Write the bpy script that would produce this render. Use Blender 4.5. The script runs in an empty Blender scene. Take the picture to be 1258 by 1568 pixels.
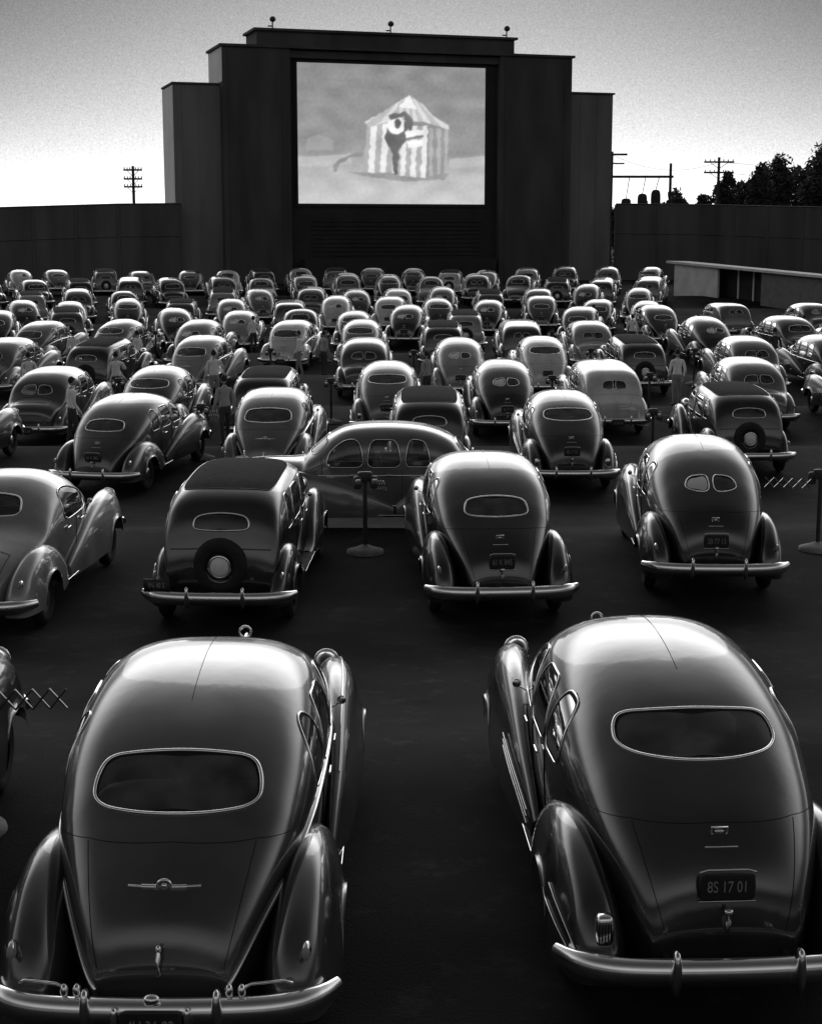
import bpy, math, random
from mathutils import Vector, Matrix, noise
from mathutils.bvhtree import BVHTree
random.seed(7)
sc = bpy.context.scene
sc.view_settings.view_transform='Standard'; sc.view_settings.look='None'; sc.view_settings.exposure=0

# ---------------------------------------------------------------- materials
def new_mat(name, col, rough=0.5, metal=0.0, coat=0.0, coat_r=0.1, var=0.15, scale=3.0, bump=0.0, bscale=40, rvar=0.0, stretch=None, spec=0.5):
    m=bpy.data.materials.new(name); m.use_nodes=True
    nt=m.node_tree; b=nt.nodes['Principled BSDF']
    tc=nt.nodes.new('ShaderNodeTexCoord'); src=tc.outputs['Object']
    if stretch:
        mp=nt.nodes.new('ShaderNodeMapping'); mp.inputs['Scale'].default_value=stretch
        nt.links.new(src,mp.inputs['Vector']); src=mp.outputs['Vector']
    n=nt.nodes.new('ShaderNodeTexNoise'); n.inputs['Scale'].default_value=scale; n.inputs['Detail'].default_value=3
    nt.links.new(src,n.inputs['Vector'])
    r=nt.nodes.new('ShaderNodeMapRange'); r.inputs['From Min'].default_value=.3; r.inputs['From Max'].default_value=.7
    r.inputs['To Min'].default_value=col*(1-var); r.inputs['To Max'].default_value=col*(1+var)
    nt.links.new(n.outputs['Fac'],r.inputs['Value'])
    nt.links.new(r.outputs['Result'],b.inputs['Base Color'])
    b.inputs['Roughness'].default_value=rough; b.inputs['Metallic'].default_value=metal
    b.inputs['Coat Weight'].default_value=coat; b.inputs['Coat Roughness'].default_value=coat_r
    if coat: b.inputs['Coat IOR'].default_value=1.75
    b.inputs['Specular IOR Level'].default_value=spec
    if rvar>0:
        r2=nt.nodes.new('ShaderNodeMapRange'); r2.inputs['From Min'].default_value=.3; r2.inputs['From Max'].default_value=.7
        r2.inputs['To Min'].default_value=max(.02,rough-rvar); r2.inputs['To Max'].default_value=rough+rvar
        nt.links.new(n.outputs['Fac'],r2.inputs['Value']); nt.links.new(r2.outputs['Result'],b.inputs['Roughness'])
    if bump>0:
        n2=nt.nodes.new('ShaderNodeTexNoise'); n2.inputs['Scale'].default_value=bscale; n2.inputs['Detail'].default_value=3
        nt.links.new(tc.outputs['Object'],n2.inputs['Vector'])
        bp=nt.nodes.new('ShaderNodeBump'); bp.inputs['Strength'].default_value=bump; bp.inputs['Distance'].default_value=.02
        nt.links.new(n2.outputs['Fac'],bp.inputs['Height']); nt.links.new(bp.outputs['Normal'],b.inputs['Normal'])
        if coat: nt.links.new(bp.outputs['Normal'],b.inputs['Coat Normal'])
    return m
def paint(name,c): return new_mat(name,c,rough=.34,coat=1.0,coat_r=.08,var=.2,scale=2.2,rvar=.08,bump=.10,bscale=4)
P={k:paint('car_paint_'+k,v) for k,v in dict(black=.006,dark=.012,char=.022,mid=.05,grey=.12,light=.27,pale=.55).items()}
CHROME=new_mat('chrome',.92,rough=.2,metal=1,var=.05,scale=8)
def glass():
    m=bpy.data.materials.new('window_glass'); m.use_nodes=True; nt=m.node_tree; nt.nodes.clear()
    o=nt.nodes.new('ShaderNodeOutputMaterial'); t=nt.nodes.new('ShaderNodeBsdfTransparent'); t.inputs[0].default_value=(.72,.72,.72,1)
    gl=nt.nodes.new('ShaderNodeBsdfGlossy'); gl.inputs['Roughness'].default_value=.04; gl.inputs['Color'].default_value=(1,1,1,1)
    d=nt.nodes.new('ShaderNodeBsdfDiffuse'); d.inputs[0].default_value=(.35,.35,.35,1)
    fr=nt.nodes.new('ShaderNodeFresnel'); fr.inputs[0].default_value=1.6
    a=nt.nodes.new('ShaderNodeMixShader'); b=nt.nodes.new('ShaderNodeMixShader')
    nz=nt.nodes.new('ShaderNodeTexNoise'); nz.inputs['Scale'].default_value=4
    mr=nt.nodes.new('ShaderNodeMapRange'); mr.inputs['From Min'].default_value=.35; mr.inputs['From Max'].default_value=.75; mr.inputs['To Min'].default_value=.02; mr.inputs['To Max'].default_value=.22
    tc=nt.nodes.new('ShaderNodeTexCoord'); nt.links.new(tc.outputs['Object'],nz.inputs['Vector']); nt.links.new(nz.outputs['Fac'],mr.inputs['Value'])
    nt.links.new(mr.outputs[0],b.inputs[0]); nt.links.new(t.outputs[0],b.inputs[1]); nt.links.new(d.outputs[0],b.inputs[2])
    nt.links.new(fr.outputs[0],a.inputs[0]); nt.links.new(b.outputs[0],a.inputs[1]); nt.links.new(gl.outputs[0],a.inputs[2]); nt.links.new(a.outputs[0],o.inputs[0])
    return m
GLASS=glass()
RUBBER=new_mat('tyre_rubber',.02,rough=.8,var=.3,scale=12)
SEAM=new_mat('seam_dark',.004,rough=.9)
FABRIC=new_mat('roof_fabric',.022,rough=.9,var=.3,scale=10,bump=.3,spec=.15)
LENS=new_mat('lamp_lens_hub_glint',.9,rough=.12,var=.05,scale=20)  # also whitens the spare's hub, in place of its chrome reflection
PLATE=new_mat('licence_plate_dark',.02,rough=.5)
LETTER=new_mat('licence_plate_letter',.3,rough=.6)
INTER=new_mat('seat_cloth',.22,rough=.9)
CONC=new_mat('concrete',.3,rough=.85,var=.2,scale=6,bump=.3)
METALD=new_mat('painted_steel_dark',.05,rough=.5,var=.3,scale=15)

# ---------------------------------------------------------------- mesh builder
class MB:
    def __init__(s): s.v=[]; s.f=[]; s.m=[]
    def add(s,vs,fs,mat):
        o=len(s.v); s.v+= [tuple(p) for p in vs]
        for f in fs: s.f.append(tuple(i+o for i in f)); s.m.append(mat)
    def loft(s,secs,mat,ring=False,cap=(True,True)):
        n=len(secs[0]); vs=[p for q in secs for p in q]; fs=[]
        for i in range(len(secs)-1):
            for j in range(n if ring else n-1):
                k=(j+1)%n
                fs.append((i*n+j,i*n+k,(i+1)*n+k,(i+1)*n+j))
        s.add(vs,fs,mat)
        if cap[0]: s.add(secs[0],[tuple(range(n))[::-1]],mat)
        if cap[1]: s.add(secs[-1],[tuple(range(n))],mat)
    def tube(s,path,ra,rb,mat,n=8,closed=False,up=(0,0,1),taper=None):
        path=[Vector(p) for p in path]; up=Vector(up); N=len(path); secs=[]
        for i,p in enumerate(path):
            a=path[(i-1)%N] if (closed or i>0) else p; b=path[(i+1)%N] if (closed or i<N-1) else p
            T=(b-a)
            if T.length<1e-9: T=Vector((0,1,0))
            T.normalize(); S=T.cross(up)
            if S.length<.05: S=T.cross(Vector((1,0,.01)))
            S.normalize(); U=S.cross(T); k=taper(i/(N-1)) if taper else 1
            secs.append([p+S*ra*k*math.cos(2*math.pi*j/n)+U*rb*k*math.sin(2*math.pi*j/n) for j in range(n)])
        if closed: secs.append(secs[0])
        s.loft(secs,mat,ring=True,cap=(not closed,not closed))
    def sup(s,c,r,mat,e=1.0,nu=20,nv=10,rot=None):
        def sp(v,e): return math.copysign(abs(v)**e,v)
        c=Vector(c); vs=[]; fs=[]
        for i in range(nv+1):
            a=-math.pi/2+math.pi*i/nv
            for j in range(nu):
                b=2*math.pi*j/nu
                p=Vector((r[0]*sp(math.cos(a),e)*sp(math.cos(b),e),r[1]*sp(math.cos(a),e)*sp(math.sin(b),e),r[2]*sp(math.sin(a),e)))
                if rot: p=rot@p
                vs.append(c+p)
        for i in range(nv):
            for j in range(nu):
                k=(j+1)%nu; fs.append((i*nu+j,i*nu+k,(i+1)*nu+k,(i+1)*nu+j))
        s.add(vs,fs,mat)
    def box(s,a,b,mat):
        x0,y0,z0=a; x1,y1,z1=b
        vs=[(x0,y0,z0),(x1,y0,z0),(x1,y1,z0),(x0,y1,z0),(x0,y0,z1),(x1,y0,z1),(x1,y1,z1),(x0,y1,z1)]
        s.add(vs,[(0,3,2,1),(4,5,6,7),(0,1,5,4),(1,2,6,5),(2,3,7,6),(3,0,4,7)],mat)
    def revolve(s,prof,c,mat,axis='X',seg=28):
        c=Vector(c); secs=[]
        for j in range(seg+1):
            a=2*math.pi*j/seg; q=[]
            for (h,r) in prof:
                if axis=='X': q.append(c+Vector((h,r*math.cos(a),r*math.sin(a))))
                elif axis=='Y': q.append(c+Vector((r*math.cos(a),h,r*math.sin(a))))
                else: q.append(c+Vector((r*math.cos(a),r*math.sin(a),h)))
            secs.append(q)
        s.loft(secs,mat,cap=(False,False))
    def mesh(s,name,mats,smooth=True):
        me=bpy.data.meshes.new(name); me.from_pydata(s.v,[],s.f)
        for m in mats: me.materials.append(m)
        me.polygons.foreach_set('material_index',s.m)
        me.polygons.foreach_set('use_smooth',[smooth]*len(s.f)); me.update(); return me
def link(name,me,loc=(0,0,0),rot=(0,0,0),parent=None):
    o=bpy.data.objects.new(name,me); sc.collection.objects.link(o); o.location=loc; o.rotation_euler=rot
    if parent: o.parent=parent
    return o
def crom(P,n):
    out=[]; N=len(P)
    for i in range(N-1):
        p0=P[max(i-1,0)];p1=P[i];p2=P[i+1];p3=P[min(i+2,N-1)]
        for k in range(n):
            t=k/n; out.append(tuple(.5*((2*b)+(-a+c)*t+(2*a-5*b+4*c-d)*t*t+(-a+3*b-3*c+d)*t**3) for a,b,c,d in zip(p0,p1,p2,p3)))
    out.append(tuple(P[-1])); return out
def chaikin(pts,it=3):
    for _ in range(it):
        q=[]
        for i in range(len(pts)):
            a=pts[i]; b=pts[(i+1)%len(pts)]
            q.append(tuple(.75*x+.25*y for x,y in zip(a,b))); q.append(tuple(.25*x+.75*y for x,y in zip(a,b)))
        pts=q
    return pts
def inpoly(p,poly):
    x,y=p; c=False; j=len(poly)-1
    for i in range(len(poly)):
        xi,yi=poly[i]; xj,yj=poly[j]
        if (yi>y)!=(yj>y) and x<(xj-xi)*(y-yi)/(yj-yi)+xi: c=not c
        j=i
    return c
def text_geo(body,size):
    cu=bpy.data.curves.new('t','FONT'); cu.body=body; cu.size=size; cu.align_x='CENTER'; cu.align_y='CENTER'; cu.extrude=.003
    ob=bpy.data.objects.new('t',cu); sc.collection.objects.link(ob); dg=bpy.context.evaluated_depsgraph_get()
    me=ob.evaluated_get(dg).to_mesh(); vs=[tuple(v.co) for v in me.vertices]; fs=[tuple(p.vertices) for p in me.polygons]
    ob.evaluated_get(dg).to_mesh_clear(); bpy.data.objects.remove(ob); return vs,fs
PLATES=iter([text_geo(t,.078) for t in ('4U 36 92','8S 17 01','61 K 845','2B 77 13','9N 40 5','5R 28 64','3T 91 07','7E 52 38','1C 66 20')])

# ---------------------------------------------------------------- cars
# profile rows: y, ztop, zbelt, halfwidth, zbottom, n
HOOD=[(3.50,1.30,1.0,.76,.34,2.6),(3.68,1.20,.95,.68,.34,2.3),(4.1,1.18,.88,.56,.36,2.1),(4.55,1.15,.82,.43,.38,2.0),(4.9,1.04,.74,.29,.40,2.0),(5.04,.80,.62,.2,.42,2.0),(5.06,.5,.47,.16,.42,2)]
FAST=[(.08,.50,.46,.38,.40,2.4),(.10,.64,.52,.42,.38,2.4),(.20,.85,.62,.49,.36,2.4),(.42,1.05,.76,.60,.34,2.4),(.70,1.24,.88,.71,.34,2.5),(.98,1.42,.97,.79,.34,2.7),
 (1.40,1.61,1.04,.85,.34,3.0),(1.90,1.72,1.07,.875,.34,3.2),(2.45,1.75,1.07,.88,.34,3.2),(2.90,1.70,1.06,.865,.34,3.0),(3.18,1.58,1.04,.84,.34,2.8)]+HOOD
ROUND=[(.08,.52,.46,.42,.40,2.3),(.09,.68,.52,.47,.38,2.3),(.17,.92,.64,.54,.36,2.3),(.36,1.14,.78,.64,.34,2.25),(.62,1.32,.88,.74,.34,2.3),(.92,1.49,.95,.81,.34,2.4),
 (1.35,1.67,1.0,.87,.34,2.55),(1.90,1.78,1.02,.895,.34,2.7),(2.45,1.80,1.03,.895,.34,2.7),(2.90,1.74,1.03,.87,.34,2.7),(3.2,1.60,1.02,.84,.34,2.6)]+HOOD
BOX=[(.22,.50,.46,.60,.40,3),(.22,.66,.54,.66,.38,3),(.26,.90,.72,.71,.36,3),(.36,1.18,.90,.745,.34,3),(.48,1.42,.98,.76,.34,3.3),(.68,1.61,1.02,.775,.34,3.6),
 (1.1,1.71,1.05,.79,.34,3.8),(1.8,1.75,1.06,.80,.34,3.8),(2.4,1.75,1.06,.80,.34,3.8),(2.85,1.71,1.06,.79,.34,3.6),(3.05,1.60,1.05,.77,.34,3),(3.25,1.28,1.02,.70,.34,2.8),(3.42,1.18,.96,.62,.34,2.4),
 (3.9,1.16,.9,.50,.36,2.2),(4.4,1.13,.86,.40,.38,2.2),(4.8,1.08,.8,.31,.40,2.2),(4.92,.85,.66,.26,.42,2.2),(4.95,.5,.47,.22,.42,2)]
TRUNK=[(.02,.50,.46,.52,.40,2.8),(.03,.68,.54,.57,.38,2.8),(.08,.90,.66,.62,.36,2.7),(.24,1.04,.78,.68,.34,2.6),(.55,1.12,.88,.75,.34,2.5),(.78,1.28,.97,.80,.34,2.7),
 (1.05,1.54,1.02,.83,.34,3.0),(1.5,1.70,1.05,.85,.34,3.1),(2.1,1.75,1.06,.86,.34,3.1),(2.75,1.72,1.06,.855,.34,3.0),(3.12,1.59,1.04,.83,.34,2.8)]+HOOD
COUPE=[(.08,.50,.46,.42,.40,2.4),(.10,.66,.52,.48,.38,2.4),(.20,.84,.62,.56,.36,2.4),(.50,.99,.76,.68,.34,2.4),(.90,1.09,.88,.77,.34,2.4),(1.25,1.20,.97,.82,.34,2.3),
 (1.50,1.42,1.0,.84,.34,2.4),(1.80,1.60,1.02,.85,.34,2.5),(2.2,1.69,1.04,.86,.34,2.6),(2.7,1.67,1.04,.86,.34,2.6),(3.0,1.56,1.04,.84,.34,2.6),(3.35,1.27,1.0,.76,.34,2.6)]+HOOD[1:]
PAINT,CHR,GLS,RUB,SM,FAB,LNS,PLT,LET,ITR=range(10)
def section(c,ml=6,mu=40):
    y,zt,zb,w,z0,n=c; h=[]
    for i in range(ml):
        t=i/ml; h.append((w*(1-.07*(1-t)**2),z0+(zb-z0)*t))
    for i in range(mu+1):
        a=math.pi/2*i/mu; h.append((w*max(0,math.cos(a))**(2/n),zb+(zt-zb)*math.sin(a)**(2/n)))
    R=[Vector((x,y,z)) for x,z in h]; R[-1].x=0
    return R+[Vector((-p.x,p.y,p.z)) for p in R[:-1][::-1]]
def fender(mb,sgn,st,wy,zb=.33,R=.41,mat=PAINT,n=2.2):
    secs=[]
    for (y,xc,hw,zt) in crom(st,7):
        arch=-1
        if abs(y-wy)<R: arch=.34+math.sqrt(R*R-(y-wy)**2)*.88
        q=[]
        for j in range(17):
            a=math.pi*j/16; ca=math.cos(a)
            x=xc+hw*math.copysign(abs(ca)**(2/n),ca); z=zb+(zt-zb)*math.sin(a)**(2/n)
            if ca>0 and z<arch: z=min(arch,zt-.02)
            q.append(Vector((sgn*x,y,z)))
        secs.append(q)
    mb.loft(secs,mat); return secs
def make_car(name,prof,rear='single',belt=False,spare=False,winged=False,plate_high=False,wide=1.0,seams=True,side_strip=False,older=False,hw=.5,wz=(1.20,1.44),bands=False,heads=False,zup=0):
    body=MB(); ctr=crom([(a,b,c,d*wide,e,f) for a,b,c,d,e,f in prof],12)
    secs=[section(c) for c in ctr]
    body.loft(secs,PAINT)
    bvh=BVHTree.FromPolygons([Vector(v) for v in body.v],body.f)
    mb=body
    def cast(p,d,off):
        d=Vector(d).normalized(); h=bvh.ray_cast(Vector(p),d)
        if h[0] is None: h=bvh.find_nearest(Vector(p)+d*1.5)
        return h[0]-d*off
    def patch(outl,d,off,mat,rim=0,rings=6,rimmat=CHR):
        c=sum((Vector(p) for p in outl),Vector())/len(outl); R=[]
        for k in range(rings+1):
            t=1-k/rings*.98; R.append([cast(c+(Vector(p)-c)*t,d,off) for p in outl])
        mb.loft(R,mat,ring=True,cap=(False,True))
        if mat==GLS:  # rubber gasket inside the frame
            G=[]
            w=[max(.0,1-.022/max(.05,(Vector(p)-c).length)) for p in outl]
            for q in (0,.5,1): G.append([cast(c+(Vector(p)-c)*(1-(1-wk)*q),d,off+.002) for p,wk in zip(outl,w)])
            mb.loft(G,SM,ring=True,cap=(False,False))
        if rim: mb.tube(R[0],rim,rim,rimmat,n=6,closed=True,up=tuple(-Vector(d)))
    def line(pts,d,off,r,mat,n=20,rb=None):
        q=[]
        for a,b in zip(pts[:-1],pts[1:]):
            for k in range(n): q.append(Vector(a).lerp(Vector(b),k/n))
        q.append(Vector(pts[-1])); q=[cast(p,d,off) for p in q]
        mb.tube(q,r,rb or r,mat,n=5,up=tuple(-Vector(d)))
    RY=(0,1,0)
    z0,z1=wz; zm=(z0+z1)/2
    def ztop(y):
        for a,b in zip(ctr[:-1],ctr[1:]):
            if a[0]<=y<=b[0]: return a[1]+(b[1]-a[1])*(y-a[0])/max(1e-6,b[0]-a[0])
        return 1
    coupe=prof is COUPE
    REAR=[];FRONT=[];SIDE=[]
    if rear=='single':
        o=[(-hw,z0),(-hw*.5,z0-.012),(0,z0-.016),(hw*.5,z0-.012),(hw,z0),(hw*1.02,zm),(hw*.9,z1-.01),(hw*.5,z1+.02),(0,z1+.03),(-hw*.5,z1+.02),(-hw*.9,z1-.01),(-hw*1.02,zm)]
        REAR.append(chaikin(o,3))
    else:
        for sg in (-1,1):
            o=[(sg*.03,z0),(sg*hw*.5,z0-.01),(sg*hw,z0+.02),(sg*hw*.98,zm),(sg*hw*.8,z1-.02),(sg*hw*.45,z1),(sg*.03,z1)]
            REAR.append(chaikin(o,3))
    for sg in (-1,1):
        o=[(sg*.04,1.31),(sg*.35,1.30),(sg*.64,1.29),(sg*.62,1.4),(sg*.5,1.53),(sg*.04,1.56)]; FRONT.append(chaikin(o,2))
    if coupe: W=[(2.0,3.12,1.10)]
    elif older: W=[(.95,1.35,1.12),(1.45,2.2,1.12),(2.28,3.0,1.12)]
    else: W=[(1.42,1.85,1.13),(1.92,2.5,1.12),(2.56,3.2,1.12)]
    for (ya,yb,zl) in W:
        ta=min(ztop(ya)-.17,1.55); tb=min(ztop(yb)-.17,1.55); ta=max(ta,zl+.1); tb=max(tb,zl+.12)
        o=[(ya,zl),((ya+yb)/2,zl),(yb,zl),(yb-.02,(zl+tb)/2),(yb-.07,tb),((ya+yb)/2,max(ta,tb)),(ya+.08,ta),(ya+.02,(zl+ta)/2)]
        SIDE.append(chaikin(o,2))
    nf=[];nm=[]
    for f,mm in zip(mb.f,mb.m):
        if len(f)==4:
            x=sum(mb.v[i][0] for i in f)/4;y=sum(mb.v[i][1] for i in f)/4;z=sum(mb.v[i][2] for i in f)/4
            if 1.05<z<1.68 and y<3.6:
                if y<1.7 and any(inpoly((x,z),o) for o in REAR): continue
                if y>2.85 and any(inpoly((x,z),o) for o in FRONT): continue
                if abs(x)>.42 and y<3.3 and any(inpoly((y,z),o) for o in SIDE): continue
        nf.append(f);nm.append(mm)
    mb.f=nf; mb.m=nm
    for o in REAR: patch([(x,-2,z) for x,z in o],RY,.006,GLS,rim=.013 if rear=='single' else .009)
    for o in FRONT: patch([(x,8,z) for x,z in o],(0,-1,0),.006,GLS,rim=.01)
    for sg in (-1,1):
        for o in SIDE: patch([(sg*2,y,z) for y,z in o],(-sg,0,0),.004,GLS,rim=.008)
    # interior: seats, dash, wheel
    ry=1.35
    if not coupe: mb.sup((0,ry,.92),(.62,.09,.30),ITR,e=.45,nu=20,nv=8); mb.sup((0,ry+.3,.68),(.62,.3,.10),ITR,e=.45,nu=20,nv=8)
    mb.sup((0,2.35,.92),(.64,.08,.31),ITR,e=.45,nu=20,nv=8); mb.sup((0,2.62,.68),(.64,.28,.10),ITR,e=.45,nu=20,nv=8)
    mb.sup((0,3.2,1.05),(.6,.12,.12),SM,e=.6,nu=16,nv=8)
    mb.tube([(-.33+.19*math.cos(a*.3927),2.98-.06*math.sin(a*.3927),1.10+.18*math.sin(a*.3927)) for a in range(16)],.012,.012,SM,closed=True,up=(0,1,0),n=6)
    if heads:
        for (x,y) in ((-.33,2.5),(.30,2.52)):
            mb.sup((x,y,1.36),(.08,.095,.12),LET,nu=14,nv=10); mb.sup((x,y-.02,1.39),(.085,.09,.10),SM,nu=14,nv=10)
            mb.tube([(x,y,1.28),(x,y,1.1)],.055,.055,LET); mb.sup((x,y,1.05),(.21,.11,.17),FAB,e=.8,nu=16,nv=8)
    for sg in (-1,1):
        if seams:
            for yd in ((2.53,) if coupe else (1.9,2.53)): line([(sg*2,yd,1.08),(sg*2,yd,.45)],(-sg,0,0),.003,.004,SM)
            line([(sg*2,3.28,1.25),(sg*2,3.26,.5)],(-sg,0,0),.003,.004,SM)
        if belt:
            q=[]
            for c,se in zip(ctr,secs):
                if c[0]<3.6:
                    p=se[6].copy(); q.append(Vector((sg*(p.x+.006),p.y-.004,p.z)))
            mb.tube(q[::3],.015,.020,CHR,n=6)
        if side_strip:
            line([(sg*2,.9,1.0),(sg*2,3.6,.98)],(-sg,0,0),.008,.012,CHR)
            line([(sg*2,1.9,.5),(sg*2,3.2,.5)],(-sg,0,0),.008,.014,CHR)
        if older:
            rf=[(.02,.72,.07,.42),(.12,.75,.12,.60),(.32,.78,.15,.80),(.62,.80,.165,.92),(.95,.80,.165,.94),(1.25,.80,.16,.86),(1.55,.80,.14,.66),(1.8,.80,.12,.46),(1.95,.8,.1,.38)]
            ff=[(2.85,.82,.08,.40),(3.1,.82,.12,.50),(3.4,.80,.16,.78),(3.75,.79,.19,.98),(4.1,.78,.20,1.04),(4.5,.76,.20,.98),(4.8,.72,.17,.80),(4.98,.70,.12,.58),(5.02,.69,.08,.5)]
            wy=(.78,4.1)
        else:
            rf=[(.0,.74,.07,.44),(.05,.755,.14,.60),(.22,.765,.20,.80),(.50,.785,.225,.94),(.82,.79,.23,1.0),(1.15,.79,.22,.98),(1.5,.79,.19,.88),(1.8,.785,.15,.72),(2.0,.785,.1,.55)]
            ff=[(2.05,.86,.05,.50),(2.4,.86,.085,.66),(2.8,.86,.12,.82),(3.3,.84,.165,.98),(3.8,.815,.21,1.07),(4.25,.785,.24,1.08),(4.65,.75,.235,1.02),(4.95,.71,.19,.87),(5.1,.68,.13,.68),(5.14,.66,.07,.55)]
            wy=(.92,4.2)
        rs=fender(mb,sg,rf,wy[0]); fs_=fender(mb,sg,ff,wy[1])
        if belt: mb.tube([q[7]+Vector((0,0,.006)) for q in fs_[12:52]],.008,.008,CHR,n=5)
        if bands:
            for j,(a,b) in ((2,(3,26)),(3,(3,24))):
                mb.tube([q[j]+Vector((sg*.006,0,0)) for q in rs[a:b]],.006,.009,CHR,n=5)
            for dz in (0,.05,.1): mb.tube([q[3]+Vector((sg*.010,0,dz-.04)) for q in fs_[3:20]],.006,.010,CHR,n=5)
            mb.sup((sg*.735,.05,.66),(.055,.05,.095),CHR,e=.5,nu=14,nv=8)
            for k in range(5): mb.tube([(sg*.735-.036+.018*k,.0,.60),(sg*.735-.036+.018*k,.0,.71)],.004,.006,SM,n=4,up=(0,1,0))
        mb.sup((sg*.84,2.35,.36),(.09,.62,.025),RUB,e=.35,nu=16,nv=6)
        mb.tube([(sg*.932,1.8,.365),(sg*.932,2.95,.365)],.005,.007,CHR,n=5)
        for w in wy:
            mb.revolve([(-.07,.20),(-.085,.25),(-.08,.31),(-.055,.345),(0,.355),(.055,.345),(.08,.31),(.085,.25),(.07,.20)],(sg*.82,w,.355),RUB)
            mb.revolve([(sg*.055,.0),(sg*.06,.12),(sg*.045,.2),(sg*.068,.235)],(sg*.82,w,.355),PAINT)
            mb.sup((sg*.885,w,.355),(.03,.11,.11),CHR,nu=16,nv=8)
        hy=4.98 if not older else 4.75; hx=.66 if not older else .5; hz=.86 if not older else .98
        mb.sup((sg*hx,hy-.04,hz),(.11,.15,.11),PAINT if not older else CHR,nu=16,nv=8)
        mb.sup((sg*hx,hy+.06,hz),(.10,.06,.10),LNS,nu=16,nv=8)
        mb.tube([(sg*hx+.102*math.cos(a*.3927),hy+.055,hz+.102*math.sin(a*.3927)) for a in range(16)],.012,.012,CHR,closed=True,up=(0,1,0),n=6)
        if not bands:
            mb.sup((sg*.83,.10,.72),(.03,.07,.05),CHR,nu=10,nv=6); mb.sup((sg*.83,.055,.72),(.024,.04,.04),LET,nu=10,nv=6)
        for yd in (2.05,2.68):
            hh=cast((sg*2,yd,1.0),(-sg,0,0),.03); mb.tube([hh,hh+Vector((0,.13,0))],.009,.011,CHR,n=6)
        mm=cast((sg*2,3.15,1.08),(-sg,0,0),.0)
        mb.tube([mm,mm+Vector((sg*.08,0,.05))],.006,.006,CHR,n=5); mb.sup(mm+Vector((sg*.09,-.005,.07)),(.035,.015,.035),CHR,nu=12,nv=6)
    if seams and not older and not coupe and prof is not TRUNK:
        line([(0,1.6,6),(0,3.0,6)],(0,0,-1),.0010,.002,SM)
        zs=zup*.4
        line([(-.80,-2,1.06+zs),(-.5,-2,1.11+zs),(0,-2,1.13+zs),(.5,-2,1.11+zs),(.80,-2,1.06+zs)],RY,.0012,.0025,SM)
        for sg in (-1,1): line([(sg*.50,-2,1.10+zs),(sg*.44,-2,.9),(sg*.36,-2,.60)],RY,.0012,.0025,SM)
    if coupe or prof is TRUNK:
        line([(-.5,.25,6),(-.54,.6,6),(0,.68,6),(.54,.6,6),(.5,.25,6)],(0,0,-1),.002,.004,SM)
    line([(0,3.7,6),(0,4.88,6)],(0,0,-1),.006,.009,CHR)
    zt=ztop(4.8); mb.sup((0,4.72,zt+.07),(.02,.12,.035),CHR,nu=10,nv=6); mb.tube([(0,4.75,zt-.02),(0,4.75,zt+.07)],.016,.016,CHR,n=6)
    mb.tube([(.05*math.cos(a*.5236),4.68,zt+.13+.05*math.sin(a*.5236)) for a in range(12)],.011,.011,CHR,closed=True,up=(0,1,0),n=5)
    for i in range(9):
        z=.5+i*.045; w=.30-.012*i
        q=[cast((w*(-1+k/5),8,z),(0,-1,0),.012) for k in range(11)]; mb.tube(q,.008,.008,CHR,n=5)
    mb.sup((0,2.6,.36),(.72,2.3,.05),RUB,e=.4,nu=16,nv=6)
    for (yb,sg,hwid) in ((-.16,1,1.0),(5.28,-1,.9)):
        zc=.48; q=[]
        for k in range(41):
            x=(-1.0+2.0*k/40); q.append((x*hwid,yb+sg*(.07*x*x+.24*abs(x)**7),zc))
        mb.tube(q,.066,.084,CHR,n=16,taper=lambda t:min(1,.6+5*min(t,1-t)))
        for s2 in (-1,1):
            mb.sup((s2*.36,yb-sg*.06,zc+.03),(.03,.055,.14),CHR,e=.75,nu=12,nv=8)
            mb.tube([(s2*.36,yb,zc),(s2*.36,yb+sg*.35,zc-.02)],.02,.03,RUB,n=6)
    tv,tf=next(PLATES)
    if spare:
        mb.revolve([(-.08,.20),(-.1,.25),(-.09,.31),(-.06,.35),(0,.36),(.05,.34),(.07,.3)],(0,.27,.80),RUB,axis='Y')
        mb.revolve([(-.07,.0),(-.07,.12),(-.04,.17),(-.06,.21)],(0,.27,.80),PAINT,axis='Y')
        mb.sup((0,.18,.80),(.125,.06,.125),LNS,nu=20,nv=8); mb.revolve([(0,.12),(-.01,.135),(0,.15)],(0,.18,.80),CHR,axis='Y')  # white hub disc: bright reflection put into the colour
        o=chaikin([(-.62,1.0),(-.50,.86),(0,.84),(.50,.86),(.62,1.0),(.63,1.8),(.62,2.6),(.5,2.76),(0,2.78),(-.5,2.76),(-.62,2.6),(-.63,1.8)],2)
        patch([(x,y,6) for x,y in o],(0,0,-1),.005,FAB,rim=.005,rimmat=PAINT)
        mb.box((-.95,-.06,.54),(-.62,-.045,.70),PLT)
        mb.add([(v[0]*.85-.785,-.064-v[2],.62+v[1]*1.2) for v in tv],tf,LET)
        line([(-.66,-2,1.0),(0,-2,1.02),(.66,-2,1.0)],RY,.006,.008,PAINT)
    else:
        zp=.47 if not plate_high else .80+zup
        if not plate_high:
            yp=-.25; mb.sup((0,yp,zp-.02),(.175,.012,.09),PLT,e=.25,nu=24,nv=6)
            for sx in (-1,1): mb.sup((sx*.2,yp+.01,zp),(.02,.03,.085),CHR,e=.6,nu=10,nv=6)
        else:
            h=cast((0,-2,zp-.06),RY,.03); yp=h.y; mb.sup((0,yp,zp),(.17,.012,.085),PLT,e=.25,nu=24,nv=6)
            mb.tube([(-.17,yp-.005,zp+.09),(-.12,yp-.005,zp+.105),(.12,yp-.005,zp+.105),(.17,yp-.005,zp+.09)],.006,.006,CHR,n=5)
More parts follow.
